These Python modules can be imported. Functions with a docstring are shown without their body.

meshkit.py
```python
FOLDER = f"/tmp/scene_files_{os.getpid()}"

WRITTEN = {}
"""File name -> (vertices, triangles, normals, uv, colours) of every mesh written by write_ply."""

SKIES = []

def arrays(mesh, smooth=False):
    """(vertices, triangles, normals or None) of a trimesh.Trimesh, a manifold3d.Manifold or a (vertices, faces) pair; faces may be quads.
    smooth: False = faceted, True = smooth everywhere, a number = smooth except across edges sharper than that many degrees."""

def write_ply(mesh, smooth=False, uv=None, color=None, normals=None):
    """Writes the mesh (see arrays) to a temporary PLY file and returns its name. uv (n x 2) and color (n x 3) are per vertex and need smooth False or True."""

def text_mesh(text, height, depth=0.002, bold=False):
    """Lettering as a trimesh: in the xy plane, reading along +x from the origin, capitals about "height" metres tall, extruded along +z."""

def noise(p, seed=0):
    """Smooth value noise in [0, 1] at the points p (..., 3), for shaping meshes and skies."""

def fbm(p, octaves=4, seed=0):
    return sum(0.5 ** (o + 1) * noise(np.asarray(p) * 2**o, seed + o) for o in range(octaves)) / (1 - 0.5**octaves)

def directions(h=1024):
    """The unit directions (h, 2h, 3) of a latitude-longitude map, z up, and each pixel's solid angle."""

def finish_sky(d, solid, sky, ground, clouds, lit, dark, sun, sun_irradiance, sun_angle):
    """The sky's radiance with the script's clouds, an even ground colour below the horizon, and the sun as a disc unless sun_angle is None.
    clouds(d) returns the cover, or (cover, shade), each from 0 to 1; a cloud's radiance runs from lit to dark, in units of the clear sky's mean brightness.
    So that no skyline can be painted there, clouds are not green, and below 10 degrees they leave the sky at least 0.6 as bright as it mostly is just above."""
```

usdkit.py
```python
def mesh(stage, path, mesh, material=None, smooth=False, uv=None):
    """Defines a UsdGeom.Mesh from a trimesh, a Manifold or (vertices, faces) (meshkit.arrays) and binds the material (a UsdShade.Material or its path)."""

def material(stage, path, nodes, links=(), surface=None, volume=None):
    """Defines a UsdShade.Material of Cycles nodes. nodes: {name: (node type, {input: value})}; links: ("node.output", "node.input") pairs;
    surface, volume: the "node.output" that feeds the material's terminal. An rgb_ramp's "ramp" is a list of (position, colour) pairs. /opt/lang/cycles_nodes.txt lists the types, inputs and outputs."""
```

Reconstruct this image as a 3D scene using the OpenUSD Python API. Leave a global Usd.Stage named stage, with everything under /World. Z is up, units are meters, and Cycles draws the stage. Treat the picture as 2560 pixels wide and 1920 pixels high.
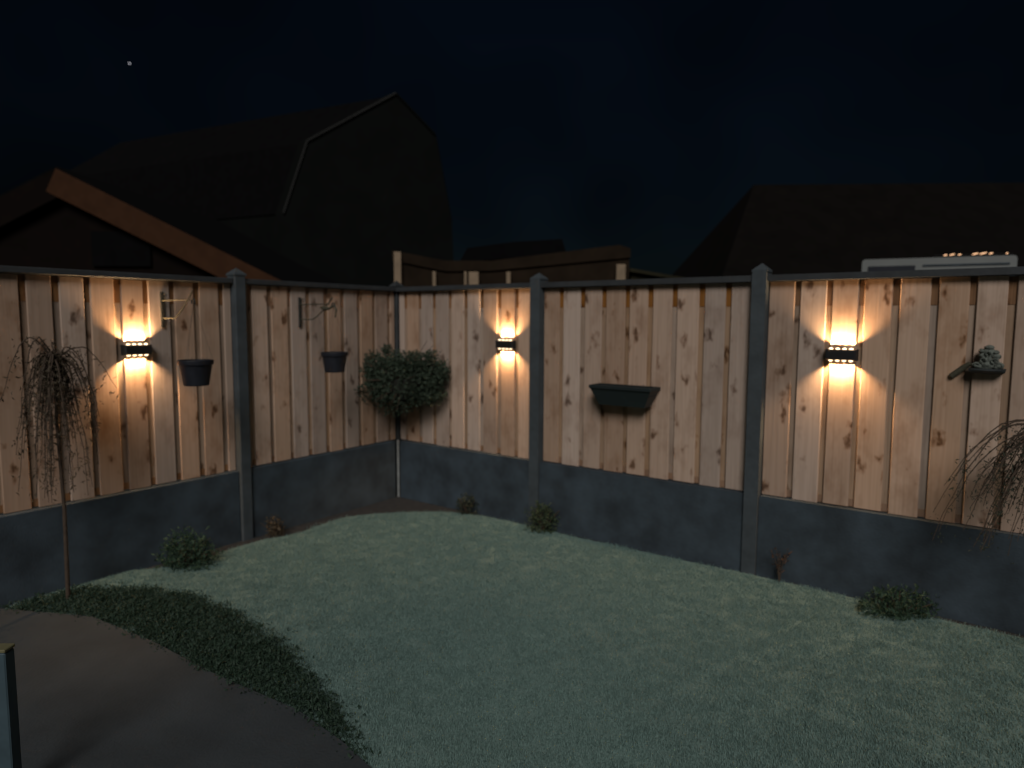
import math, random
import numpy as np, trimesh, manifold3d as m3, usdkit, meshkit
from shapely.geometry import Polygon, Point
from pxr import Usd, UsdGeom, UsdLux, UsdShade, Gf, Sdf, Vt

stage = Usd.Stage.CreateInMemory()
UsdGeom.SetStageUpAxis(stage, UsdGeom.Tokens.z); UsdGeom.SetStageMetersPerUnit(stage, 1.0)
world = UsdGeom.Xform.Define(stage, '/World'); stage.SetDefaultPrim(world.GetPrim())
UsdGeom.Scope.Define(stage, '/World/Looks')
R = random.Random(11); NR = np.random.default_rng(11)

# ------------------------------------------------------------------ camera, sky, moon
EYE, PITCH, ROLL = 1.72, -0.095, 0.005
cam = UsdGeom.Camera.Define(stage, '/World/camera')
cam.CreateHorizontalApertureAttr(36.0); cam.CreateVerticalApertureAttr(27.0)
cam.CreateFocalLengthAttr(36.0 * 1712.657 / 2560)
cam.CreateFStopAttr(2.0); cam.CreateFocusDistanceAttr(2.1)
cam.CreateClippingRangeAttr(Gf.Vec2f(0.05, 2000)); cam.CreateExposureAttr(0.0)
f = np.array([0, math.cos(PITCH), math.sin(PITCH)]); r0 = np.array([1, 0, 0.]); u0 = np.cross(r0, f)
cr, ur = math.cos(ROLL) * r0 + math.sin(ROLL) * u0, -math.sin(ROLL) * r0 + math.cos(ROLL) * u0
UsdGeom.Xformable(cam).AddTransformOp().Set(Gf.Matrix4d(*cr, 0, *ur, 0, *(-f), 0, 0, 0, EYE, 1))

MOON_TO = np.array([-0.06, -1.0, 0.0]); MOON_TO /= np.linalg.norm(MOON_TO); MOON_EL = math.radians(37)
to = np.array([*(MOON_TO[:2] * math.cos(MOON_EL)), math.sin(MOON_EL)])
moon = UsdLux.DistantLight.Define(stage, '/World/moonlight')
moon.CreateIntensityAttr(0.405); moon.CreateAngleAttr(24.0); moon.CreateNormalizeAttr(True)
moon.CreateColorAttr(Gf.Vec3f(1.0, 0.97, 0.94))
zx = np.cross([0, 0, 1.], to); zx /= np.linalg.norm(zx); zy = np.cross(to, zx)
UsdGeom.Xformable(moon).AddTransformOp().Set(Gf.Matrix4d(*zx, 0, *zy, 0, *to, 0, 0, 0, 0, 1))

sky = UsdLux.DomeLight.Define(stage, '/World/sky'); sky.CreateIntensityAttr(1.0)
skymat = usdkit.material(stage, '/World/Looks/night_sky', {
    's': ('sky_texture', {'sky_type': 'single_scattering', 'sun_disc': False, 'sun_elevation': MOON_EL, 'sun_rotation': math.atan2(to[0], to[1])}),
    'tc': ('texture_coordinate', {}), 'n': ('noise_texture', {'scale': 1.7, 'detail': 3.0}),
    'r': ('rgb_ramp', {'ramp': [(0.36, (0.08, 0.10, 0.12)), (0.66, (0.62, 0.90, 1.12))]}),
    'm': ('mix_color', {'blend_type': 'multiply', 'fac': 1.0, 'use_clamp': False}),
    'b': ('background_shader', {'strength': 0.00125})},
    [('tc.generated', 'n.vector'), ('n.fac', 'r.fac'), ('s.color', 'm.a'), ('r.color', 'm.b'), ('m.result', 'b.color')], surface='b.background')
UsdShade.MaterialBindingAPI.Apply(sky.GetPrim()).Bind(skymat)
sky.GetPrim().SetCustomDataByKey('kind', 'structure')

# ------------------------------------------------------------------ helpers
used = {}
def numbered(parent, name):
    k = (parent, name); used[k] = used.get(k, -1) + 1
    return name if used[k] == 0 else f'{name}_{used[k]:03d}'
def tag(p, label=None, cat=None, group=None, kind=None):
    for k, v in (('label', label), ('category', cat), ('group', group), ('kind', kind)):
        if v: p.SetCustomDataByKey(k, v)
    return p
def path_of(parent): return '/World' if parent is None else str(parent.GetPath())
def thing(name, label, cat, M=None, group=None):
    x = UsdGeom.Xform.Define(stage, '/World/' + numbered('/World', name))
    if M is not None: x.AddTransformOp().Set(Gf.Matrix4d(*[float(a) for a in np.asarray(M).T.ravel()]))
    return tag(x.GetPrim(), label, cat, group)
def obj(name, mesh, mat, parent=None, smooth=False, label=None, cat=None, kind=None, group=None):
    pp = path_of(parent)
    p = usdkit.mesh(stage, pp + '/' + numbered(pp, name), mesh, mat, smooth=smooth).GetPrim()
    return tag(p, label, cat, group, kind)
def T(x, y, z, rz=0.0):
    c, s = math.cos(rz), math.sin(rz)
    return np.array([[c, -s, 0, x], [s, c, 0, y], [0, 0, 1, z], [0, 0, 0, 1.]])
def box(x0, x1, y0, y1, z0, z1):
    m = trimesh.creation.box([abs(x1 - x0), abs(y1 - y0), abs(z1 - z0)]); m.apply_translation([(x0 + x1) / 2, (y0 + y1) / 2, (z0 + z1) / 2]); return m
def bevbox(x0, x1, y0, y1, z0, z1, b=0.004):
    pts = []
    for sx in (0, 1):
        for sy in (0, 1):
            for sz in (0, 1):
                c = [(x1 if sx else x0), (y1 if sy else y0), (z1 if sz else z0)]
                d = [(-b if sx else b), (-b if sy else b), (-b if sz else b)]
                for k in range(3):
                    q = [c[i] + (d[i] if i != k else 0) for i in range(3)]; pts.append(q)
    return trimesh.convex.convex_hull(np.array(pts))
def cat(ms): return trimesh.util.concatenate(ms)
def tube(pts, r, sides=6):
    pts = np.asarray(pts, float); n = len(pts); r = np.broadcast_to(np.asarray(r, float), (n,))
    t = np.gradient(pts, axis=0); t /= np.linalg.norm(t, axis=1, keepdims=True) + 1e-12
    ref = np.array([0.31, 0.17, 0.93]); a = np.cross(t, ref); a /= np.linalg.norm(a, axis=1, keepdims=True) + 1e-9; b = np.cross(t, a)
    th = np.arange(sides) / sides * 2 * math.pi
    v = pts[:, None] + r[:, None, None] * (np.cos(th)[None, :, None] * a[:, None] + np.sin(th)[None, :, None] * b[:, None])
    v = np.vstack([v.reshape(-1, 3), pts[:1], pts[-1:]]); fs = []
    for i in range(n - 1):
        for k in range(sides):
            p, q = i * sides + k, i * sides + (k + 1) % sides
            fs += [[p, q, q + sides], [p, q + sides, p + sides]]
    for k in range(sides):
        fs += [[n * sides, (k + 1) % sides, k], [n * sides + 1, (n - 1) * sides + k, (n - 1) * sides + (k + 1) % sides]]
    return trimesh.Trimesh(v, np.array(fs), process=False)
def prism(poly, h, z0=0.0):
    m = trimesh.creation.extrude_polygon(poly, h, engine='earcut'); m.apply_translation([0, 0, z0]); return m
def lathe(profile, sides=28):
    m = trimesh.creation.revolve(np.asarray(profile, float), sections=sides); return m
def leaves(P, size, seed, up=0.4, aspect=0.45, bend=0.25):
    """Small folded leaf blades (4 triangles each) at the points P."""
    g = np.random.default_rng(seed); n = len(P)
    d = g.normal(size=(n, 3)); d[:, 2] += up; d /= np.linalg.norm(d, axis=1, keepdims=True)
    s = np.cross(d, g.normal(size=(n, 3))); s /= np.linalg.norm(s, axis=1, keepdims=True); nn = np.cross(d, s)
    L = size * g.uniform(0.6, 1.3, n)[:, None]; W = L * aspect
    v = np.stack([P, P + d * L * .5 + s * W * .5 + nn * L * bend * .4, P + d * L * .5 - s * W * .5 + nn * L * bend * .4, P + d * L * .5, P + d * L - nn * L * bend * .5], 1)
    fi = np.array([[0, 1, 3], [1, 4, 3], [0, 3, 2], [3, 4, 2]])
    F = (np.arange(n)[:, None, None] * 5 + fi[None]).reshape(-1, 3)
    return trimesh.Trimesh(v.reshape(-1, 3), F, process=False)

# ------------------------------------------------------------------ materials
def simple(name, col, rough=0.8, var=0.25, scale=14.0, bump=0.15, bscale=60.0, spec=0.5, metallic=0.0, emit=None, strength=0.0):
    c = np.array(col, float)
    n = {'tc': ('texture_coordinate', {}), 'n': ('noise_texture', {'scale': scale, 'detail': 5.0, 'roughness': 0.6}),
         'r': ('rgb_ramp', {'ramp': [(0.28, tuple(c * (1 - var))), (0.72, tuple(np.minimum(c * (1 + var), 1)))]}),
         'n2': ('noise_texture', {'scale': bscale, 'detail': 4.0}), 'bp': ('bump', {'strength': bump, 'distance': 0.01}),
         'p': ('principled_bsdf', {'roughness': rough, 'specular_ior_level': spec, 'metallic': metallic})}
    l = [('tc.object', 'n.vector'), ('n.fac', 'r.fac'), ('r.color', 'p.base_color'), ('tc.object', 'n2.vector'), ('n2.fac', 'bp.height'), ('bp.normal', 'p.normal')]
    if emit:
        n['p'][1].update({'emission_color': emit, 'emission_strength': strength})
    return usdkit.material(stage, '/World/Looks/' + name, n, l, surface='p.BSDF')

def wood(name, light, dark, knots=True, tone=0.20, stain=0.6):
    n = {'tc': ('texture_coordinate', {}), 'oi': ('object_info', {}),
         'off': ('vector_math', {'math_type': 'add'}), 'wm': ('combine_xyz', {}), 'k7': ('math', {'math_type': 'multiply', 'value2': 37.0}),
         'mg': ('mapping', {'scale': (55.0, 55.0, 1.6)}), 'g': ('noise_texture', {'scale': 1.0, 'detail': 5.0, 'distortion': 0.7}),
         'gr': ('rgb_ramp', {'ramp': [(0.25, dark), (0.62, light)]}),
         'ms': ('mapping', {'scale': (5.5, 5.5, 2.6)}), 's': ('noise_texture', {'scale': 1.0, 'detail': 4.0, 'roughness': 0.65}),
         'sr': ('rgb_ramp', {'ramp': [(0.50, (1, 1, 1)), (0.72, (0.62, 0.53, 0.46)), (0.85, (0.45, 0.36, 0.30))]}),
         'mk': ('mapping', {'scale': (7.5, 7.5, 4.2)}), 'nk': ('noise_texture', {'scale': 3.0, 'detail': 2.0}), 'nkm': ('vector_math', {'math_type': 'multiply_add', 'vector2': (0.75, 0.75, 0.75)}),
         'v': ('voronoi_texture', {'scale': 1.0, 'randomness': 1.0, 'feature': 'f1'}),
         'kr': ('rgb_ramp', {'ramp': [(0.0, (0.20, 0.16, 0.13)), (0.10, (0.34, 0.27, 0.22)), (0.17, (0.70, 0.63, 0.58)), (0.27, (1, 1, 1))]}),
         'm1': ('mix_color', {'blend_type': 'multiply', 'fac': stain}), 'm2': ('mix_color', {'blend_type': 'multiply', 'fac': 1.0 if knots else 0.0}),
         'tr': ('map_range', {'from_min': 0.0, 'from_max': 1.0, 'to_min': 1 - tone, 'to_max': 1 + tone * .6}),
         'h': ('hsv', {'fac': 1.0, 'saturation': 1.0}), 'sat': ('map_range', {'from_min': 0.2, 'from_max': 0.8, 'to_min': 0.82, 'to_max': 1.12}),
         'wn': ('white_noise_texture', {'dimensions': '1D'}),
         'bp': ('bump', {'strength': 0.35, 'distance': 0.003}), 'p': ('principled_bsdf', {'roughness': 0.78, 'specular_ior_level': 0.25})}
    l = [('oi.random', 'k7.value1'), ('k7.value', 'wm.z'), ('tc.object', 'off.vector1'), ('wm.vector', 'off.vector2'),
         ('off.vector', 'mg.vector'), ('mg.vector', 'g.vector'), ('g.fac', 'gr.fac'),
         ('off.vector', 'ms.vector'), ('ms.vector', 's.vector'), ('s.fac', 'sr.fac'),
         ('off.vector', 'mk.vector'), ('mk.vector', 'nk.vector'), ('nk.color', 'nkm.vector1'), ('mk.vector', 'nkm.vector3'), ('nkm.vector', 'v.vector'), ('v.distance', 'kr.fac'),
         ('gr.color', 'm1.a'), ('sr.color', 'm1.b'), ('m1.result', 'm2.a'), ('kr.color', 'm2.b'),
         ('oi.random', 'tr.value'), ('tr.result', 'h.value'), ('oi.random', 'wn.w'), ('wn.value', 'sat.value'), ('sat.result', 'h.saturation'), ('m2.result', 'h.color'), ('h.color', 'p.base_color'),
         ('g.fac', 'bp.height'), ('bp.normal', 'p.normal')]
    return usdkit.material(stage, '/World/Looks/' + name, n, l, surface='p.BSDF')

def leafmat(name, a, b, trans=0.25, rough=0.6):
    n = {'g': ('geometry', {}), 'r': ('rgb_ramp', {'ramp': [(0.0, a), (1.0, b)]}),
         'p': ('principled_bsdf', {'roughness': rough, 'specular_ior_level': 0.3}), 't': ('translucent_bsdf', {}), 'm': ('mix_closure', {'fac': trans})}
    return usdkit.material(stage, '/World/Looks/' + name, n, [('g.random_per_island', 'r.fac'), ('r.color', 'p.base_color'), ('r.color', 't.color'), ('p.BSDF', 'm.closure1'), ('t.BSDF', 'm.closure2')], surface='m.closure')

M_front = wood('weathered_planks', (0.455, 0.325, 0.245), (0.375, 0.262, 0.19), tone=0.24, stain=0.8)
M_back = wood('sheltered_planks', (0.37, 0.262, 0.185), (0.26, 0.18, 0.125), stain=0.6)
M_rail = wood('orange_rail', (0.27, 0.140, 0.066), (0.16, 0.078, 0.034), stain=0.5)
M_plate = simple('slate_concrete', (0.032, 0.046, 0.058), 0.85, 0.5, 4.0, 0.25, 90.0)
M_post = simple('grey_concrete_post', (0.047, 0.058, 0.065), 0.85, 0.25, 9.0, 0.2, 90.0)
M_strip = simple('pale_concrete', (0.25, 0.26, 0.25), 0.85, 0.3, 14.0, 0.2, 90.0)
M_cap = simple('grey_capping', (0.030, 0.034, 0.037), 0.7, 0.25, 9.0, 0.15, 60.0)
M_black = simple('black_plastic', (0.012, 0.012, 0.013), 0.5, 0.2, 20.0, 0.05, 80.0)
M_lens = simple('lit_lens', (0.8, 0.7, 0.55), 0.3, 0.02, 8.0, 0.0, emit=(1.0, 0.78, 0.5), strength=3.0)
M_pot = simple('navy_pot', (0.016, 0.018, 0.024), 0.55, 0.25, 18.0, 0.1, 80.0, spec=0.2)
M_trough = simple('dark_green_trough', (0.010, 0.017, 0.018), 0.55, 0.2, 16.0, 0.1, 80.0)
M_iron = simple('dark_iron', (0.022, 0.022, 0.018), 0.6, 0.3, 40.0, 0.2, 90.0)
M_arm = simple('mossy_iron', (0.060, 0.056, 0.036), 0.7, 0.3, 40.0, 0.2, 90.0)
M_orn = simple('grey_green_stone', (0.105, 0.118, 0.100), 0.8, 0.45, 45.0, 0.5, 120.0)
M_ornbase = simple('charcoal_shelf', (0.022, 0.026, 0.027), 0.7, 0.3, 30.0, 0.2, 90.0)
M_soil = simple('bed_soil', (0.020, 0.021, 0.022), 0.95, 0.4, 22.0, 0.8, 40.0)
M_ground = simple('far_ground', (0.03, 0.035, 0.025), 0.95, 0.4, 0.7, 0.4, 10.0)
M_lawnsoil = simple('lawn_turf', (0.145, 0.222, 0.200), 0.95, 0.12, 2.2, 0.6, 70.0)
M_patio = simple('brown_paving', (0.037, 0.045, 0.050), 0.85, 0.25, 3.0, 0.3, 90.0)
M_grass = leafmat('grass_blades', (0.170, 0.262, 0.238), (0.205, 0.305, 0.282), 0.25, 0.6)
M_cover = leafmat('dark_cover', (0.030, 0.056, 0.036), (0.050, 0.082, 0.052), 0.2)
M_leaf = leafmat('evergreen_leaf', (0.042, 0.062, 0.040), (0.098, 0.122, 0.076), 0.2)
M_leafpale = leafmat('olive_leaf', (0.060, 0.085, 0.045), (0.130, 0.150, 0.080), 0.3)
M_leafgreen = leafmat('mid_green_leaf', (0.040, 0.075, 0.045), (0.075, 0.120, 0.075), 0.25)
M_leafred = leafmat('russet_leaf', (0.075, 0.040, 0.022), (0.120, 0.068, 0.040), 0.25)
M_leafbark = leafmat('russet_green_leaf', (0.085, 0.066, 0.042), (0.135, 0.115, 0.075), 0.25)
M_leafdark = leafmat('dark_leaf', (0.042, 0.050, 0.032), (0.085, 0.092, 0.058), 0.2)
M_stem = simple('brown_stem', (0.060, 0.040, 0.026), 0.85, 0.3, 30.0, 0.3, 90.0)
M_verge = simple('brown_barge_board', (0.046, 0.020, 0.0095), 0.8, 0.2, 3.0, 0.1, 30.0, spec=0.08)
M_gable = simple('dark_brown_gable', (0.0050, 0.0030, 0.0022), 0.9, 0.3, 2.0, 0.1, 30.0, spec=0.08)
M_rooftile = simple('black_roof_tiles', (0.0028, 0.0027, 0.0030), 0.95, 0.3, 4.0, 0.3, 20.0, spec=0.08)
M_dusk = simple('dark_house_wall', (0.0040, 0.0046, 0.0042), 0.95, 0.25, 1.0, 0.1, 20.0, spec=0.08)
M_trim = simple('grey_verge_trim', (0.013, 0.013, 0.012), 0.7, 0.2, 3.0, 0.1, 30.0)
M_brownwall = simple('brown_shed_wall', (0.0185, 0.0122, 0.0075), 0.9, 0.3, 3.0, 0.1, 30.0, spec=0.08)
M_palepost = simple('pale_post', (0.23, 0.165, 0.105), 0.8, 0.2, 6.0, 0.1, 30.0)
M_olivewall = simple('olive_wall', (0.022, 0.020, 0.0115), 0.9, 0.3, 3.0, 0.1, 30.0, spec=0.08)
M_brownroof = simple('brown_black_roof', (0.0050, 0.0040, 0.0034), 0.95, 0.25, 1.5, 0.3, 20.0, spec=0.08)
M_palebox = simple('pale_panel', (0.165, 0.175, 0.168), 0.6, 0.08, 3.0, 0.03, 30.0)
M_darkpane = simple('dark_window', (0.030, 0.032, 0.040), 0.25, 0.1, 3.0, 0.0, 30.0)
M_bulb = simple('warm_bulb', (0.9, 0.6, 0.35), 0.4, 0.02, 8.0, 0.0, emit=(1.0, 0.55, 0.3), strength=1.1)
M_star = simple('star_light', (0.8, 0.8, 0.9), 0.4, 0.02, 8.0, 0.0, emit=(0.9, 0.9, 1.0), strength=0.8)
M_bluepost = simple('blue_grey_paint', (0.045, 0.075, 0.090), 0.6, 0.25, 6.0, 0.1, 50.0)
M_yellowtop = simple('pale_yellow_top', (0.14, 0.13, 0.065), 0.7, 0.2, 9.0, 0.1, 50.0)

# ------------------------------------------------------------------ fence lines
C = np.array([-1.0959, 6.5286]); aL = math.radians(233.737)
dL = np.array([math.cos(aL), math.sin(aL)]); dR = np.array([math.cos(aL + math.pi / 2), math.sin(aL + math.pi / 2)])
ZB, ZT = 0.5616, 1.9656                     # foot and top of the planks
SIDE = {'L': (dL, dR, 1), 'R': (dR, dL, -1)}  # along, towards the garden, sign of local y
def frame(side, s=0.0, z=0.0):
    D, N, sg = SIDE[side]; o = C + D * s
    return T(o[0], o[1], z, math.atan2(D[1], D[0]))
def at(side, s, d, z=0.0):
    D, N, _ = SIDE[side]; p = C + D * s + N * d
    return np.array([p[0], p[1], z])

# ------------------------------------------------------------------ ground
obj('ground', box(-80, 80, -30, 140, -0.4, -0.02), M_ground, kind='structure')
yard = [C + (dL + dR) * -0.02, C + dR * 5.6, C + dR * 5.6 + dL * 7, C + dL * 4.4 + dR * 6, C + dL * 4.4]
obj('garden_bed', prism(Polygon([tuple(p) for p in yard]).buffer(0.0), 0.03, -0.024), M_soil, kind='structure')
lawn_edge = [(-2.95, 4.34), (-2.72, 4.46), (-2.45, 4.50), (-2.19, 4.60), (-2.08, 4.90), (-1.92, 5.12), (-1.69, 5.28), (-1.55, 5.56), (-1.42, 5.74), (-1.22, 5.84), (-0.99, 5.89), (-0.72, 5.92), (-0.50, 5.89), (-0.25, 5.79), (-0.02, 5.65), (0.28, 5.39), (1.00, 4.88), (1.66, 4.42), (2.12, 4.07), (2.39, 3.83), (2.77, 3.55), (3.3, 3.15)]
patio_edge = [(-0.40, 2.30), (-0.57, 2.48), (-0.67, 2.59), (-0.92, 2.81), (-1.35, 3.07), (-1.87, 3.43), (-2.36, 3.72), (-2.95, 3.82)]
strip_up = [(-2.75, 4.12), (-2.30, 4.14), (-2.01, 4.08), (-1.39, 3.65), (-1.04, 3.24), (-0.72, 2.78), (-0.54, 2.48), (-0.45, 2.30)]
lawn_poly = Polygon(lawn_edge + [(3.6, 1.2), (-0.2, 1.2)] + patio_edge).buffer(0)
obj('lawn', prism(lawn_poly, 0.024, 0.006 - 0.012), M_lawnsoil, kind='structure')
patio_poly = Polygon(patio_edge + [(-4.2, 3.7), (-4.2, 0.4), (0.1, 0.4), (0.05, 1.2)]).buffer(0)
obj('patio', prism(patio_poly.buffer(-0.004), 0.05, -0.010), M_patio, kind='structure')

def scatter(poly, n, seed):
    g = np.random.default_rng(seed); x0, y0, x1, y1 = poly.bounds; out = []
    import shapely
    while len(out) < n:
        q = g.uniform([x0, y0], [x1, y1], size=(n, 2)); k = shapely.contains_xy(poly, q[:, 0], q[:, 1]); out += q[k].tolist()
    return np.array(out[:n])
def tuft(seed, n, h, spread, lean=0.5, w=0.0028):
    g = np.random.default_rng(seed); V, F = [], []
    for i in range(n):
        a = g.uniform(0, 2 * math.pi); b = np.array([*g.normal(0, spread, 2), 0]); hh = h * g.uniform(.55, 1.15); d = np.array([math.cos(a), math.sin(a), 0]); s = np.array([-d[1], d[0], 0]) * w
        l = g.uniform(.1, lean) * hh
        k = len(V) ; V += [b - s, b + s, b + d * l * .35 + [0, 0, hh * .6] - s * .7, b + d * l * .35 + [0, 0, hh * .6] + s * .7, b + d * l + [0, 0, hh]]
        F += [[k, k + 1, k + 3], [k, k + 3, k + 2], [k + 2, k + 3, k + 4]]
    return trimesh.Trimesh(np.array(V), np.array(F), process=False)
def instancer(name, protos, mat, P, z, seed, smin, smax, label, catg):
    p = UsdGeom.PointInstancer.Define(stage, '/World/' + name); g = np.random.default_rng(seed)
    for i, m in enumerate(protos):
        q = usdkit.mesh(stage, f'/World/{name}/tuft_{i:03d}', m, mat); p.CreatePrototypesRel().AddTarget(q.GetPath())
    n = len(P); a = g.uniform(0, 2 * math.pi, n); s = g.uniform(smin, smax, n)
    p.CreateProtoIndicesAttr(Vt.IntArray.FromNumpy(g.integers(0, len(protos), n).astype(np.int32)))
    p.CreatePositionsAttr(Vt.Vec3fArray.FromNumpy(np.c_[P, np.full(n, z)].astype(np.float32)))
    p.CreateOrientationsAttr(Vt.QuathArray([Gf.Quath(float(math.cos(x / 2)), 0, 0, float(math.sin(x / 2))) for x in a]))
    p.CreateScalesAttr(Vt.Vec3fArray.FromNumpy(np.c_[s, s, s].astype(np.float32)))
    return tag(p.GetPrim(), label, catg, None, 'stuff')
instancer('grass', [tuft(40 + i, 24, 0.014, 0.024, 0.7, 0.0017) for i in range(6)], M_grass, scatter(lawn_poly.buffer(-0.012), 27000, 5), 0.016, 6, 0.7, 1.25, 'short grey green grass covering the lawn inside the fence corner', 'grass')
strip_poly = Polygon(patio_edge[1:] + strip_up[:-1]).buffer(0).buffer(-0.01)
def covertuft(seed):
    g = np.random.default_rng(seed); P = np.c_[g.normal(0, .035, (34, 2)), g.uniform(0, .028, 34)]
    return leaves(P, 0.018, seed, 0.6)
instancer('ground_cover', [covertuft(70 + i) for i in range(5)], M_cover, scatter(strip_poly, 1100, 8), 0.014, 9, 0.7, 1.3, 'dark green low ground cover strip between the brown paving and the lawn', 'ground cover')

# ------------------------------------------------------------------ fence panels
def plank(x0, x1, d0, d1, z0, z1, sg, b=0.004):
    """One sawn board: chamfered towards the garden, ends a little out of square."""
    j = lambda a: R.uniform(-a, a)
    prof = [(x0, d0), (x1, d0), (x1, d1 - b), (x1 - b, d1), (x0 + b, d1), (x0, d1 - b)]
    v, n = [], len(prof); tilt = [j(.0015) for _ in range(3)]; bow = j(.002)
    for k, z in enumerate((z0 + j(.003), (z0 + z1) / 2, z1 + j(.002))):
        for x, d in prof: v.append((x + tilt[k], (d + (bow if k == 1 else 0)) * sg, z))
    fs = []
    for k in range(2):
        for i in range(n):
            a, c = k * n + i, k * n + (i + 1) % n; fs += [[a, c, c + n], [a, c + n, a + n]]
    for i in range(1, n - 1): fs += [[0, i + 1, i], [2 * n, 2 * n + i, 2 * n + i + 1]]
    m = trimesh.Trimesh(np.array(v), np.array(fs), process=False)
    if sg < 0: m.invert()
    return m
def panel(side, s0, s1, gaps, label):
    sg = SIDE[side][2]
    t = thing('wooden_fence', label, 'fence', frame(side), 'timber panels of the garden fence')
    edges = [s0] + list(gaps) + [s1]; gw = 0.0190
    for i in range(len(edges) - 1):
        a = edges[i] + (gw * R.uniform(.8, 1.15) if i > 0 else 0.002); b = edges[i + 1] - (gw * R.uniform(.8, 1.15) if i < len(edges) - 2 else 0.002)
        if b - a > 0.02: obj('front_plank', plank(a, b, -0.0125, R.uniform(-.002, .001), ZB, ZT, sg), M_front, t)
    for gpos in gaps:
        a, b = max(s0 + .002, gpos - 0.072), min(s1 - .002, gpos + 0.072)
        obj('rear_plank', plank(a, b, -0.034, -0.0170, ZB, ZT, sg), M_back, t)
    obj('top_rail', box(s0 + .002, s1 - .002, -0.0162 * sg, -0.0136 * sg, ZT - 0.155, ZT - .003), M_rail, t)
    obj('bottom_rail', box(s0 + .002, s1 - .002, -0.0162 * sg, -0.0136 * sg, ZB + .004, ZB + 0.05), M_rail, t)
    obj('capping', bevbox(s0 + .001, s1 - .001, -0.085 * sg, 0.042 * sg, ZT + .004, ZT + 0.044, .005), M_cap, t)
    return t
gL2 = [1.782, 1.971, 2.150, 2.327, 2.507, 2.688, 2.866, 3.042, 3.22]
gL1 = [0.099, 0.286, 0.464, 0.647, 0.828, 1.013, 1.192, 1.374, 1.545]
gR1 = [0.112, 0.298, 0.480, 0.669, 0.850, 1.031, 1.219, 1.403]
gR2 = [1.841, 2.033, 2.220, 2.411, 2.599, 2.783, 2.980, 3.165]
gR3 = [3.609, 3.798, 3.978, 4.165, 4.359, 4.540, 4.720, 4.90]
panel('L', 1.703, 3.33, gL2, 'pale timber fence panel carrying the leftmost lamp, left of the left grey post')
panel('L', 0.030, 1.609, gL1, 'pale timber fence panel between the left post and the leafy bush in the corner')
panel('R', 0.030, 1.579, gR1, 'pale timber fence panel just right of the corner bush carrying the middle lamp')
panel('R', 1.673, 3.334, gR2, 'pale knotty timber fence panel behind the long dark trough, between two grey posts')
panel('R', 3.432, 5.05, gR3, 'pale timber fence panel carrying the right lamp and the small ornament')

def fence_post(side, s, label, ztop=2.03):
    sg = SIDE[side][2]; t = thing('fence_post', label, 'fence post', frame(side, s), 'grey posts of the garden fence')
    obj('shaft', bevbox(-.046, .046, -.052 * sg, .056 * sg, -.02, ztop, .007), M_post, t)
    c = 0.002 * sg; w, d = .049, .058
    v = np.array([(-w, c - d, ztop), (w, c - d, ztop), (w, c + d, ztop), (-w, c + d, ztop), (-w, c - d, ztop + .014), (w, c - d, ztop + .014), (w, c + d, ztop + .014), (-w, c + d, ztop + .014), (0, c, ztop + .060)])
    obj('pointed_cap', trimesh.convex.convex_hull(v), M_post, t)
fence_post('L', 1.656, 'grey square fence post left of the corner, between the two hanging pots')
fence_post('R', 1.626, 'slim grey fence post with pointed cap just right of the middle lamp')
fence_post('R', 3.383, 'broad grey fence post with pointed cap left of the right lamp')
cp = C - (dL + dR) * 0.022
t = thing('corner_post', 'dark fence post in the inner corner, mostly hidden by the leafy bush', 'fence post', T(cp[0], cp[1], 0, aL))
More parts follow.
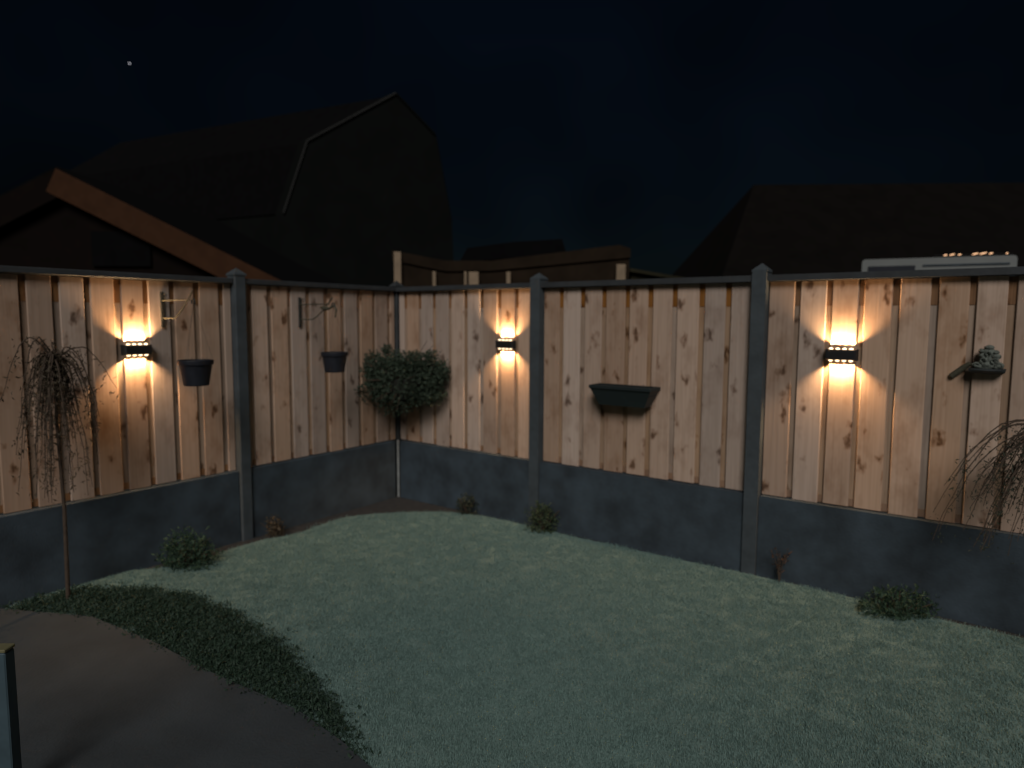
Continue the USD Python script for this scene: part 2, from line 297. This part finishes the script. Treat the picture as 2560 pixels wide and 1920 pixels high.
obj('shaft', bevbox(-.05, .045, -.05, .045, -.02, 2.02, .006), M_cap, t)
v = np.array([(-.055, -.055, 2.02), (.052, -.055, 2.02), (.052, .052, 2.02), (-.055, .052, 2.02), (0, 0, 2.075)])
obj('pointed_cap', trimesh.convex.convex_hull(v), M_cap, t)
st = bevbox(.047, .066, .047, .066, -.02, ZB - .003, .004)
obj('corner_strip', st, M_strip, t, label='pale strip in the corner below the planks')

def slab(side, s0, s1, z0, z1, label):
    sg = SIDE[side][2]
    t = thing('base_slab', label, 'base slab', frame(side), 'dark concrete slabs under the fence planks')
    obj('face', bevbox(s0, s1, -.030 * sg, .034 * sg, z0, z1, .006), M_plate, t)
for side, s0, s1, w in (('L', 1.703, 3.33, 'under the leftmost lamp panel'), ('L', .067, 1.609, 'left of the corner, below the small hanging pot'), ('R', .067, 1.579, 'right of the corner, below the middle lamp'), ('R', 1.673, 3.334, 'under the panel with the long trough'), ('R', 3.432, 5.05, 'under the right lamp panel')):
    slab(side, s0, s1, -.06, ZB - .006, f'dark blue grey concrete slab {w}')

# ------------------------------------------------------------------ up and down lamps
WARM = Gf.Vec3f(1.0, 0.60, 0.29)
def wall_lamp(side, s, zc, label):
    sg = SIDE[side][2]; t = thing('wall_lamp', label, 'wall lamp', frame(side, s, zc), 'lit up and down lamps on the fence')
    w, h, d0, d1 = 0.094, 0.036, 0.010, 0.062
    pts = [(sx * (w - (0.006 if y > .03 else 0)), y * sg, sz * (h - (0.004 if y > .03 else 0))) for sx in (-1, 1) for sz in (-1, 1) for y in (d0, d1 - .008)]
    pts += [(sx * (w - .014), d1 * sg, sz * (h - .012)) for sx in (-1, 1) for sz in (-1, 1)]
    obj('housing', trimesh.convex.convex_hull(np.array(pts)), M_black, t)
    obj('back_plate', bevbox(-.082, .082, .0015 * sg, .0095 * sg, -.030, .030, .002), M_black, t)
    for e, zz in ((1, h), (-1, -h)):
        for i in range(4):
            m = trimesh.creation.icosphere(2, 0.0105); m.apply_scale([1.15, 1.0, 0.75]); m.apply_translation([(-.057 + .038 * i), .036 * sg, zz - e * .001])
            obj('lens', m, M_lens, t, smooth=True)
        for x in (-.057, -.019, .019, .057):
            L = UsdLux.SphereLight.Define(stage, f'{t.GetPath()}/' + numbered(str(t.GetPath()), 'led'))
            L.CreateRadiusAttr(0.004); L.CreateColorAttr(WARM); L.CreateIntensityAttr(LAMP); L.CreateNormalizeAttr(True)
            sh = UsdLux.ShapingAPI.Apply(L.GetPrim()); sh.CreateShapingConeAngleAttr(61.0); sh.CreateShapingConeSoftnessAttr(0.5)
            x_ = UsdGeom.Xformable(L); x_.AddTranslateOp().Set(Gf.Vec3d(x, .026 * sg, zz + e * .008)); x_.AddRotateXOp().Set(180.0 if e > 0 else 0.0)
LAMP = 2.3
wall_lamp('L', 2.415, 1.502, 'leftmost lit black up and down lamp, left of the first hanging pot')
wall_lamp('R', 1.312, 1.506, 'middle lit black up and down lamp right of the corner bush')
wall_lamp('R', 3.886, 1.510, 'rightmost lit black up and down lamp, right of the broad post')

# ------------------------------------------------------------------ hanging brackets and pots
def bracket(side, s, zt, label, reach, leaf):
    sg = SIDE[side][2]; t = thing('hanging_bracket', label, 'bracket', frame(side, s, zt), 'iron brackets holding the hanging pots')
    Y = lambda pts: [(x, y * sg, z) for x, y, z in pts]
    obj('wall_bar', bevbox(-.013, .013, .0015 * sg, .014 * sg, -.245, 0.0, .003), M_iron, t)
    obj('arm', tube(Y([(0, .012, -.06), (0, reach * .5, -.058), (0, reach * .86, -.06)]), .0045), M_arm, t)
    th = np.linspace(0, 1, 14)
    obj('brace', tube(Y([(0, .012 + a * reach * .93, -.18 + .175 * max(0, (a - .38) / .62) ** 1.35) for a in th]), .005), M_arm, t)
    a = np.linspace(-.6, 3.6, 14)
    hk = obj('hook', tube(Y([(0, reach * .97 + .020 * math.cos(q), -.075 + .022 * math.sin(q)) for q in a]), .005), M_iron, t)
    sp = np.linspace(0, 2.2 * math.pi, 16)
    obj('scroll', tube(Y([(0, .05 + .022 * math.cos(q) * (1 - q / 9), -.03 + .022 * math.sin(q) * (1 - q / 9)) for q in sp]), .0028, 5), M_iron, t)
    if leaf:
        b = cat([tube(Y([(0, reach * .62, -.085), (0, reach * .74, -.09), (0, reach * .84, -.095)]), [.008, .022, .010], 8), tube(Y([(0, reach * .84, -.095), (0, reach * 1.0, -.07), (0, reach * 1.05, -.10), (0, reach * 1.02, -.165)]), [.009, .010, .009, .006], 7)])
        obj('lizard_shape', b, M_arm, t, smooth=40, label='small climbing figure on the arm')
    return t
bracket('L', 2.222, 1.892, 'dark iron wall bracket with thin arm above the larger left hanging pot', .42, False)
bracket('L', 1.098, 1.886, 'iron wall bracket with a small figure on its arm above the farther hanging pot', .44, True)

def hanging_pot(side, s, d, ztop, rt, rb, h, zhook, label, seed):
    p = at(side, s, d, 0); t = thing('hanging_pot', label, 'hanging pot', T(p[0], p[1], ztop - h), 'small dark pots hanging from brackets')
    obj('pot', lathe([(0, 0), (rb, 0), (rb + .004, .004), (rt - .006, h - .03), (rt - .010, h - .03), (rb - .004, .01), (0, .01)], 30), M_pot, t, smooth=35)
    obj('rim', lathe([(rt - .008, h - .030), (rt + .002, h - .030), (rt + .005, h - .006), (rt + .002, h), (rt - .006, h), (rt - .008, h - .030)], 30), M_pot, t, smooth=35)
    obj('soil', trimesh.creation.cylinder(rt - .009, .01, sections=24, transform=T(0, 0, h - .035)), M_soil, t)
    for k in range(3):
        a = k * 2 * math.pi / 3 + .5
        obj('wire', tube([(rt * math.cos(a), rt * math.sin(a), h - .004), (rt * .35 * math.cos(a), rt * .35 * math.sin(a), h + (zhook - ztop) * .7), (0, 0, zhook - ztop + h)], .0008, 5), M_iron, t)
    g = np.random.default_rng(seed); n = 16; st = []
    for k in range(n):
        a, b = g.uniform(0, 6.28), g.uniform(.01, rt * .7); e = np.array([b * math.cos(a), b * math.sin(a), h - .03]); st.append(tube([e, e + [g.normal(0, .012), g.normal(0, .012), g.uniform(.02, .05)]], [.0018, .0008], 4))
    obj('dry_stems', cat(st), M_stem, t)
hanging_pot('L', 2.222, .41, 1.440, .106, .074, .168, 1.80, 'larger dark navy pot hanging right of the leftmost lamp', 3)
hanging_pot('L', 1.098, .43, 1.452, .100, .072, .158, 1.795, 'smaller dark pot hanging left of the leafy corner bush', 4)

# ------------------------------------------------------------------ trough on the right fence
t = thing('planter_trough', 'long dark rectangular trough mounted on the fence between two grey posts', 'planter', frame('R', 2.447, 1.086))
def ring(hx, y0, y1, z): return [(-hx, -y0, z), (hx, -y0, z), (hx, -y1, z), (-hx, -y1, z)]
outer = trimesh.convex.convex_hull(np.array(ring(.183, .030, .128, 0) + ring(.244, .010, .168, .125)))
inner = trimesh.convex.convex_hull(np.array(ring(.172, .040, .118, .012) + ring(.236, .018, .160, .140)))
mm = lambda m: m3.Manifold(m3.Mesh(np.asarray(m.vertices, np.float32), np.asarray(m.faces, np.uint32)))
obj('trough', mm(outer) - mm(inner), M_trough, t)
ro = mm(bevbox(-.250, .250, -.178, -.003, .122, .148, .004)) - mm(box(-.238, .238, -.163, -.016, .1, .2))
obj('rim', ro, M_trough, t)
obj('soil', box(-.228, .228, -.152, -.024, .085, .108), M_soil, t)
for sx in (-.15, .15): obj('bracket', bevbox(sx - .012, sx + .012, -.028, -.002, -.01, .11, .002), M_iron, t)
g = np.random.default_rng(5)
obj('dry_stems', cat([tube([(x, y, .10), (x + g.normal(0, .01), y + g.normal(0, .008), .10 + g.uniform(.04, .075))], [.002, .0008], 4) for x, y in zip(g.uniform(-.2, .22, 26), g.uniform(-.14, -.03, 26))]), M_stem, t)

# ------------------------------------------------------------------ small ornament at the right
t = thing('fence_ornament', 'small grey green ornament of heaped curls on a dark base, right of the right lamp', 'ornament', frame('R', 4.628, 1.43))
obj('base', trimesh.convex.convex_hull(np.array([(x, y, z) for z, hx, dd in ((0, .066, .055), (.012, .082, .075), (.030, .086, .082)) for x in (-hx, hx) for y in (-.003, -dd)] + [(0, -.095, .02), (-.05, -.088, .024), (.05, -.088, .024)])), M_ornbase, t)
blobs = []
for x, y, z, a, b in ((0, .045, .050, .052, .030), (-.045, .05, .045, .026, .020), (.048, .05, .045, .028, .021), (.005, .04, .085, .044, .030), (-.020, .045, .098, .026, .020), (.032, .045, .096, .026, .020), (.0, .04, .122, .034, .022), (-.030, .045, .126, .016, .011), (.034, .045, .120, .015, .011), (.004, .04, .145, .022, .014)):
    m = trimesh.creation.icosphere(3, 1.0); m.apply_scale([a, .030, b]); m.apply_translation([x, -y, z]); blobs.append(mm(m))
bd = blobs[0]
for q in blobs[1:]: bd = bd + q
bd = bd.refine_to_length(.006).to_mesh(); bv = np.array(bd.vert_properties[:, :3], float); bt = trimesh.Trimesh(bv, bd.tri_verts, process=False)
bt.vertices = bv + bt.vertex_normals * ((meshkit.fbm(bv * 55, 3, 4) - .5) * .016)[:, None]
obj('heaped_figure', bt, M_orn, t, smooth=50)
for cx, cz, rr in ((-.022, .075, .017), (.030, .07, .02), (.0, .112, .016), (-.05, .05, .013), (.052, .05, .014)):
    q = np.linspace(0, 4.8, 14); obj('curl', tube([(cx + rr * (1 - k / 8) * math.cos(k), -.078, cz + rr * (1 - k / 8) * math.sin(k)) for k in q], .0042, 6), M_orn, t, smooth=50)
obj('side_arm', tube([(-.080, -.030, .055), (-.11, -.022, .030), (-.165, -.010, -.022)], [.013, .016, .017], 8), M_arm, t, smooth=40, label='slanting grey brown arm at lower left')

# ------------------------------------------------------------------ plants
def blob_points(n, c, rad, seed, hollow=.35, lump=.35):
    g = np.random.default_rng(seed); d = g.normal(size=(n, 3)); d /= np.linalg.norm(d, axis=1, keepdims=True)
    rr = (hollow + (1 - hollow) * g.uniform(0, 1, n) ** .6) * (1 - lump + 2 * lump * meshkit.fbm(d * 2.6 + seed, 3, seed))
    return np.asarray(c) + d * rr[:, None] * np.asarray(rad)
bc = C + dL * 0.26 + dR * 0.345
t = thing('corner_bush', 'dense dark evergreen bush mounted in the fence corner between pot and middle lamp', 'bush', T(bc[0], bc[1], 1.19))
clumps = [((0, 0, -.03), (.35, .27, .235), 4600), ((-.24, .06, .10), (.16, .15, .13), 800), ((.06, -.02, .14), (.22, .17, .11), 900), ((.28, -.06, .04), (.14, .15, .15), 700), ((-.27, .07, -.13), (.19, .17, .13), 800), ((.22, -.04, -.15), (.18, .16, .10), 600), ((-.15, .06, .235), (.055, .06, .055), 130), ((.37, -.08, .06), (.07, .1, .10), 160), ((-.38, .1, .05), (.07, .08, .07), 90), ((.25, -.06, .20), (.07, .08, .05), 90), ((-.05, .0, -.27), (.2, .15, .07), 260)]
obj('foliage', leaves(np.vstack([blob_points(k, c, r_, 21 + i, .35, .5) for i, (c, r_, k) in enumerate(clumps)]), .032, 22, .5, .5), M_leaf, t)
obj('basket', lathe([(0, -.20), (.10, -.19), (.17, -.10), (.19, .0), (.185, .0), (.165, -.10), (.095, -.18), (0, -.19)], 20), M_iron, t, smooth=35)
e = (C + (dL + dR) * .045 - bc)
obj('holding_arm', tube([(0, 0, -.19), (e[0] * .5, e[1] * .5, -.13), (e[0], e[1], -.05)], .010), M_iron, t)
g = np.random.default_rng(31)
obj('branches', cat([tube([(0, 0, -.05), *(np.array([d * .18, d * .38 + [0, 0, .02]]))], [.006, .004, .002], 5) for d in [v / np.linalg.norm(v) for v in g.normal(size=(40, 3)) * [1, .8, .7]]]), M_stem, t)

def low_plant(name, x, y, w, dpt, h, n, size, mat, label, seed, up=.8, catg='plant', aspect=.45):
    t = thing(name, label, catg, T(x, y, 0.012))
    P = blob_points(n, (0, 0, h * .34), (w / 2, dpt / 2, h * .66), seed, .25, .4); P[:, 2] = np.maximum(P[:, 2], .004)
    obj('foliage', leaves(P, size, seed + 1, up, aspect), mat, t)
    g = np.random.default_rng(seed + 2)
    obj('stems', cat([tube([(0, 0, 0), (a * w * .18, b * dpt * .18, h * .4), (a * w * .34, b * dpt * .34, h * .7)], [.004, .003, .0015], 5) for a, b in g.normal(0, .7, (9, 2))]), M_stem, t)
low_plant('low_shrub', -2.22, 4.56, .40, .26, .265, 1500, .030, M_leafgreen, 'low rounded green shrub in front of the left slab below the larger pot', 51)
low_plant('low_plant', -1.86, 5.25, .16, .14, .17, 260, .030, M_leafbark, 'faint brownish plant at the foot of the slab left of the corner', 54)
low_plant('low_plant', 0.253, 5.375, .27, .18, .255, 700, .030, M_leafpale, 'small pale olive bush on the lawn edge below the slim post', 57)
low_plant('low_plant', -0.39, 5.86, .22, .16, .19, 380, .028, M_leafdark, 'small dark plant at the lawn edge just right of the corner strip', 60)
low_plant('low_shrub', 2.25, 3.84, .46, .26, .16, 1100, .030, M_leafgreen, 'flat green mound of a shrub at the lawn edge below the right lamp', 63)
t = thing('thin_stem_plant', 'thin reddish stemmed plant at the foot of the slab right of the broad post', 'plant', T(1.745, 4.315, .012))
g = np.random.default_rng(66)
sprays = []
for k in range(5):
    a = g.uniform(0, 6.28); tip = np.array([.05 * math.cos(a), .04 * math.sin(a), g.uniform(.18, .28)])
    obj('stem', tube([(0, 0, 0), tip * [.3, .3, .55], tip], [.003, .0025, .001], 5), M_stem, t)
    sprays.append(tip * g.uniform(.35, 1, (14, 1)) + g.normal(0, .006, (14, 3)))
obj('foliage', leaves(np.vstack(sprays), .024, 670, .8, .35), M_leafred, t)

def weeping(name, label, base, htop, starts, tips, mat, seed, nleaf, size, trunk_r=.016, catg='tree', lean=(0, 0)):
    t = thing(name, label, catg, T(base[0], base[1], 0.0)); g = np.random.default_rng(seed)
    top = np.array([lean[0], lean[1], htop])
    obj('trunk', tube([(0, 0, 0), top * [.3, .3, .4] + [.008, 0, 0], top * [.8, .8, .75] - [.006, 0, 0], top], [trunk_r * 1.25, trunk_r, trunk_r * .85, trunk_r * .8], 9), M_stem, t, smooth=40)
    leafp = []
    for i, (ex, ey, ez, rise) in enumerate(tips):
        e = np.array([ex, ey, ez]); u = np.linspace(0, 1, 12)
        p = top + (e - top) * u[:, None] ** np.array([.8, .8, 2.0]) + np.array([0, 0, rise]) * (np.sin(np.pi * u ** .8))[:, None] + g.normal(0, .004, (12, 3))
        obj('branch', tube(p, np.linspace(.0052, .0014, 12), 5), M_stem, t)
        k = g.uniform(.15, 1, nleaf); pts = np.stack([np.interp(k, u, p[:, j]) for j in range(3)], 1); pts += g.normal(0, .016, pts.shape); pts[:, 2] -= g.uniform(0, .05, nleaf)
        leafp.append(pts)
    obj('foliage', leaves(np.vstack(leafp), size, seed + 1, -.9, .3), mat, t)
g = np.random.default_rng(81); tips = []
b0 = at('L', 2.985, .25)
for k in range(58):
    a = g.uniform(0, 6.28); rr = g.uniform(.05, .25); tips.append((rr * math.cos(a), rr * math.sin(a), g.uniform(.62, 1.24), g.uniform(.02, .11)))
ca = np.array([math.cos(-.7), math.sin(-.7)])
tips += [(-.30 * dL[0] * -1, .30 * dL[1] * -1 + .0, 1.22, .14), (.27 * dL[0], .27 * dL[1], 1.25, .17), (.24 * dL[0] + .05, .24 * dL[1], 1.08, .19), (-.33 * dL[0], -.33 * dL[1], 1.28, .10), (-.28 * dL[0], -.28 * dL[1] - .1, 1.12, .12)]
weeping('weeping_tree', 'small weeping tree with thin trunk and drooping russet twigs left of the leftmost lamp', b0, 1.46, None, tips, M_leafbark, 82, 40, .028, .0105)
tips = []
b1 = at('R', 5.02, .40)
for k in range(44):
    a = g.uniform(2.0, 3.4) if k % 4 else g.uniform(0, 6.28); rr = g.uniform(.18, .50); tips.append((rr * math.cos(a), rr * math.sin(a) * .8 , g.uniform(.52, .98), g.uniform(.05, .17)))
tips += [(-.44, .30, .86, .15), (-.47, .33, .70, .19), (-.48, .30, .56, .2), (-.40, .26, .92, .14), (-.46, .30, .62, .12)]
weeping('arching_shrub', 'arching thin stemmed shrub entering at the right frame edge before the fence', b1, 1.10, None, tips, M_leafdark, 92, 46, .022, .014, 'shrub')

# ------------------------------------------------------------------ post in the lower left corner
t = thing('garden_post', 'blue grey upright post with pale yellow top in the lower left corner', 'post', T(-1.722, 2.225, 0, 0.0))
obj('shaft', bevbox(-.024, .024, -.024, .024, 0, .592, .004), M_bluepost, t)
obj('top', bevbox(-.026, .026, -.026, .026, .594, .606, .003), M_yellowtop, t)

# ------------------------------------------------------------------ neighbouring buildings behind the fence
def wallpoly(pts, y0, y1):
    """Polygon in (x, z) given depth from y0 to y1."""
    m = trimesh.creation.extrude_polygon(Polygon(pts), y1 - y0, engine='earcut'); v = np.array(m.vertices)
    m.vertices = np.c_[v[:, 0], y1 - v[:, 2], v[:, 1]]; return m
def bar(p, q, w, th, y0, up=0.0):
    """A board in the (x, z) plane from p to q, w wide below the line p-q."""
    p, q = np.array(p, float), np.array(q, float); d = (q - p) / np.linalg.norm(q - p); n = np.array([d[1], -d[0]])
    if n[1] > 0: n = -n
    return wallpoly([tuple(p), tuple(q), tuple(q + n * w), tuple(p + n * w)], y0, y0 + th)
A, Bp, Lp = (-9.12, 4.66), (-3.55, 1.90), (-14.69, 1.90)
t = thing('gabled_house', 'dark house gable with broad brown sloping roof edge above the left fence', 'house')
obj('gable_wall', wallpoly([(-14.0, 0), (-4.2, 0), (-4.2, 2.1), (A[0], A[1] - .12), (-14.0, 2.1)], 14.25, 22), M_gable, t)
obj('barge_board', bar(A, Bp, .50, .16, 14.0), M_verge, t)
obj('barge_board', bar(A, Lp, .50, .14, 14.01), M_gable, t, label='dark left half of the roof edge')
obj('roof', cat([bar((A[0], A[1] + .05), (Bp[0] + .1, Bp[1] + .05), .10, 8.3, 14.02), bar((A[0], A[1] + .05), (Lp[0] - .1, Lp[1] + .05), .10, 8.3, 14.03)]), M_rooftile, t)
obj('attic_window', box(-8.6, -7.4, 14.18, 14.26, 2.75, 3.45), M_rooftile, t)

t = thing('tall_house', 'tall dark house with kinked roof line behind the fence, left of centre', 'house')
gp = [(-7.1, 0), (-6.55, 4.70), (-5.83, 6.70), (-3.3, 8.02), (-2.2, 6.9), (-1.75, 4.5), (-1.55, 0)]
front = np.array([(x, 20.0, z) for x, z in gp])
n = len(gp)
def shell(pts, y, run):
    fr = np.array([(x, y, z) for x, z in pts]); v = np.vstack([fr, fr + run]); k = len(pts)
    fs = [[0, i, i + 1] for i in range(1, k - 1)] + [[k, k + i + 1, k + i] for i in range(1, k - 1)]
    for i in range(k): fs += [[i, k + i, k + (i + 1) % k], [i, k + (i + 1) % k, (i + 1) % k]]
    return trimesh.Trimesh(v, np.array(fs), process=False)
obj('gable_wall', shell(gp, 20.0, np.array([-.3, .15, 0])), M_dusk, t)
obj('side_wall', shell([(-7.05, 0), (-6.50, 4.71), (-1.80, 4.50), (-1.60, 0)], 20.19, np.array([-10.9, 5.45, 0])), M_dusk, t)
obj('roof', shell([(x + .0, z + .02) for x, z in gp[1:-1]] , 20.17, np.array([-11.0, 5.5, 0])), M_rooftile, t)
for i in (1, 2): obj('verge_trim', tube([front[i] + [0, -.06, 0], front[i + 1] + [0, -.06, 0]], .030, 5), M_trim, t)
obj('verge_trim', tube([front[3] + [0, -.06, 0], front[4] + [0, -.06, 0]], .02, 5), M_dusk, t)

t = thing('garden_pavilion', 'low brown garden building with pale posts showing above the fence at the corner', 'outbuilding')
obj('wall', wallpoly([(-1.80, 0), (1.79, 0), (1.79, 2.74), (1.60, 2.80), (-.33, 2.56), (-1.03, 2.55), (-1.80, 2.70)], 10.640, 13.5), M_brownwall, t)
obj('fascia', wallpoly([(-1.84, 2.60), (-1.03, 2.44), (-.33, 2.45), (1.80, 2.66), (1.80, 2.80), (1.625, 2.85), (-.33, 2.60), (-1.03, 2.60), (-1.84, 2.75)], 10.60, 10.636), M_brownwall, t)
obj('roof', wallpoly([(-.85, 2.60), (.85, 2.76), (.78, 2.98), (.0, 2.93), (-.72, 2.83)], 11.0, 13.6), M_rooftile, t)
for x0, x1, z1, lab in ((-1.80, -1.69, 2.72, 'tall pale post at the left end'), (-1.215, -1.165, 2.43, None), (-.735, -.695, 2.43, None), (-.095, -.03, 2.43, None)):
    obj('post', bevbox(x0, x1, 10.50, 10.585, 0, z1, .006), M_palepost, t, label=lab)
obj('crate', bevbox(-.66, -.50, 10.42, 10.56, 2.15, 2.42, .006), M_palepost, t) if False else obj('post', bevbox(-.66, -.51, 10.40, 10.495, 0, 2.42, .006), M_palepost, t, label='short broad pale post')
obj('post', bevbox(1.575, 1.715, 10.50, 10.585, 0, 2.55, .006), M_palepost, t, label='broad pale post at the right end')
t = thing('lean_to', 'low dark olive sloping roof right of the pale post behind the fence', 'outbuilding')
obj('wall', wallpoly([(1.83, 0), (3.6, 0), (3.6, 2.16), (1.83, 2.46)], 10.7, 13), M_olivewall, t)
obj('roof', bar((1.80, 2.50), (3.8, 2.17), .05, 2.6, 10.6), M_olivewall, t)

t = thing('hipped_house', 'broad dark brown roof behind the fence at the right', 'house')
obj('wall', box(7.2, 22.6, 23.0, 31.0, 0, 3.0), M_dusk, t)
hv = np.array([(6.6, 22, 2.9), (23.2, 22, 2.9), (23.2, 32, 2.9), (6.6, 32, 2.9), (9.0, 26.2, 6.75), (20.5, 26.2, 6.9)])
obj('roof', trimesh.convex.convex_hull(hv), M_brownroof, t)
obj('gutter', tube([(6.6, 21.95, 2.92), (23.2, 21.95, 2.92)], .06, 6), M_dusk, t)

SH = T(4.535, 9.0, 0, -0.46)
t = thing('pale_flat_shed', 'pale flat topped shed with dark window strip showing above the right fence', 'shed', SH)
def rrect(x0, x1, z0, z1, r):
    return Polygon([(x0, z0), (x1, z0), (x1, z1 - r)] + [(x1 - r + r * math.cos(a), z1 - r + r * math.sin(a)) for a in np.linspace(0, math.pi / 2, 7)] + [(x0 + r - r * math.sin(a), z1 - r + r * math.cos(a)) for a in np.linspace(0, math.pi / 2, 7)])
m = trimesh.creation.extrude_polygon(rrect(0, 1.65, .05, 2.505, .04), 2.0, engine='earcut'); v = np.array(m.vertices); m.vertices = np.c_[v[:, 0], 2.0 - v[:, 2], v[:, 1]]
obj('body', m, M_palebox, t)
obj('window', bevbox(.07, .60, -.012, .02, 2.05, 2.415, .006), M_darkpane, t)
obj('trim_strip', bevbox(.68, 1.58, -.014, .015, 2.398, 2.420, .004), M_plate, t)
obj('trim_strip', bevbox(.62, 1.65, -.014, .015, 2.150, 2.352, .004), M_plate, t)
t = thing('string_lights', 'row of tiny warm lights glinting along the pale shed top', 'string lights', SH)
obj('cord', tube([(.80, .06, 2.535), (1.05, .06, 2.525), (1.35, .06, 2.535), (1.62, .06, 2.525)], .005, 5), M_black, t)
for x, z, rx in ((.92, 2.533, .020), (.99, 2.537, .030), (1.07, 2.535, .018), (1.23, 2.538, .034), (1.31, 2.541, .040), (1.39, 2.538, .022), (1.55, 2.533, .012)):
    m = trimesh.creation.icosphere(2, 1.0); m.apply_scale([rx, .012, .008]); m.apply_transform(trimesh.transformations.rotation_matrix(-.25, [0, 1, 0])); m.apply_translation([x, .045, z]); obj('bulb', m, M_bulb, t, smooth=True)

obj('star', trimesh.creation.icosphere(2, .11).apply_translation([-64.7, 120, 44.22]), M_star, smooth=True, label='single tiny bright star high in the upper left sky', cat='star')
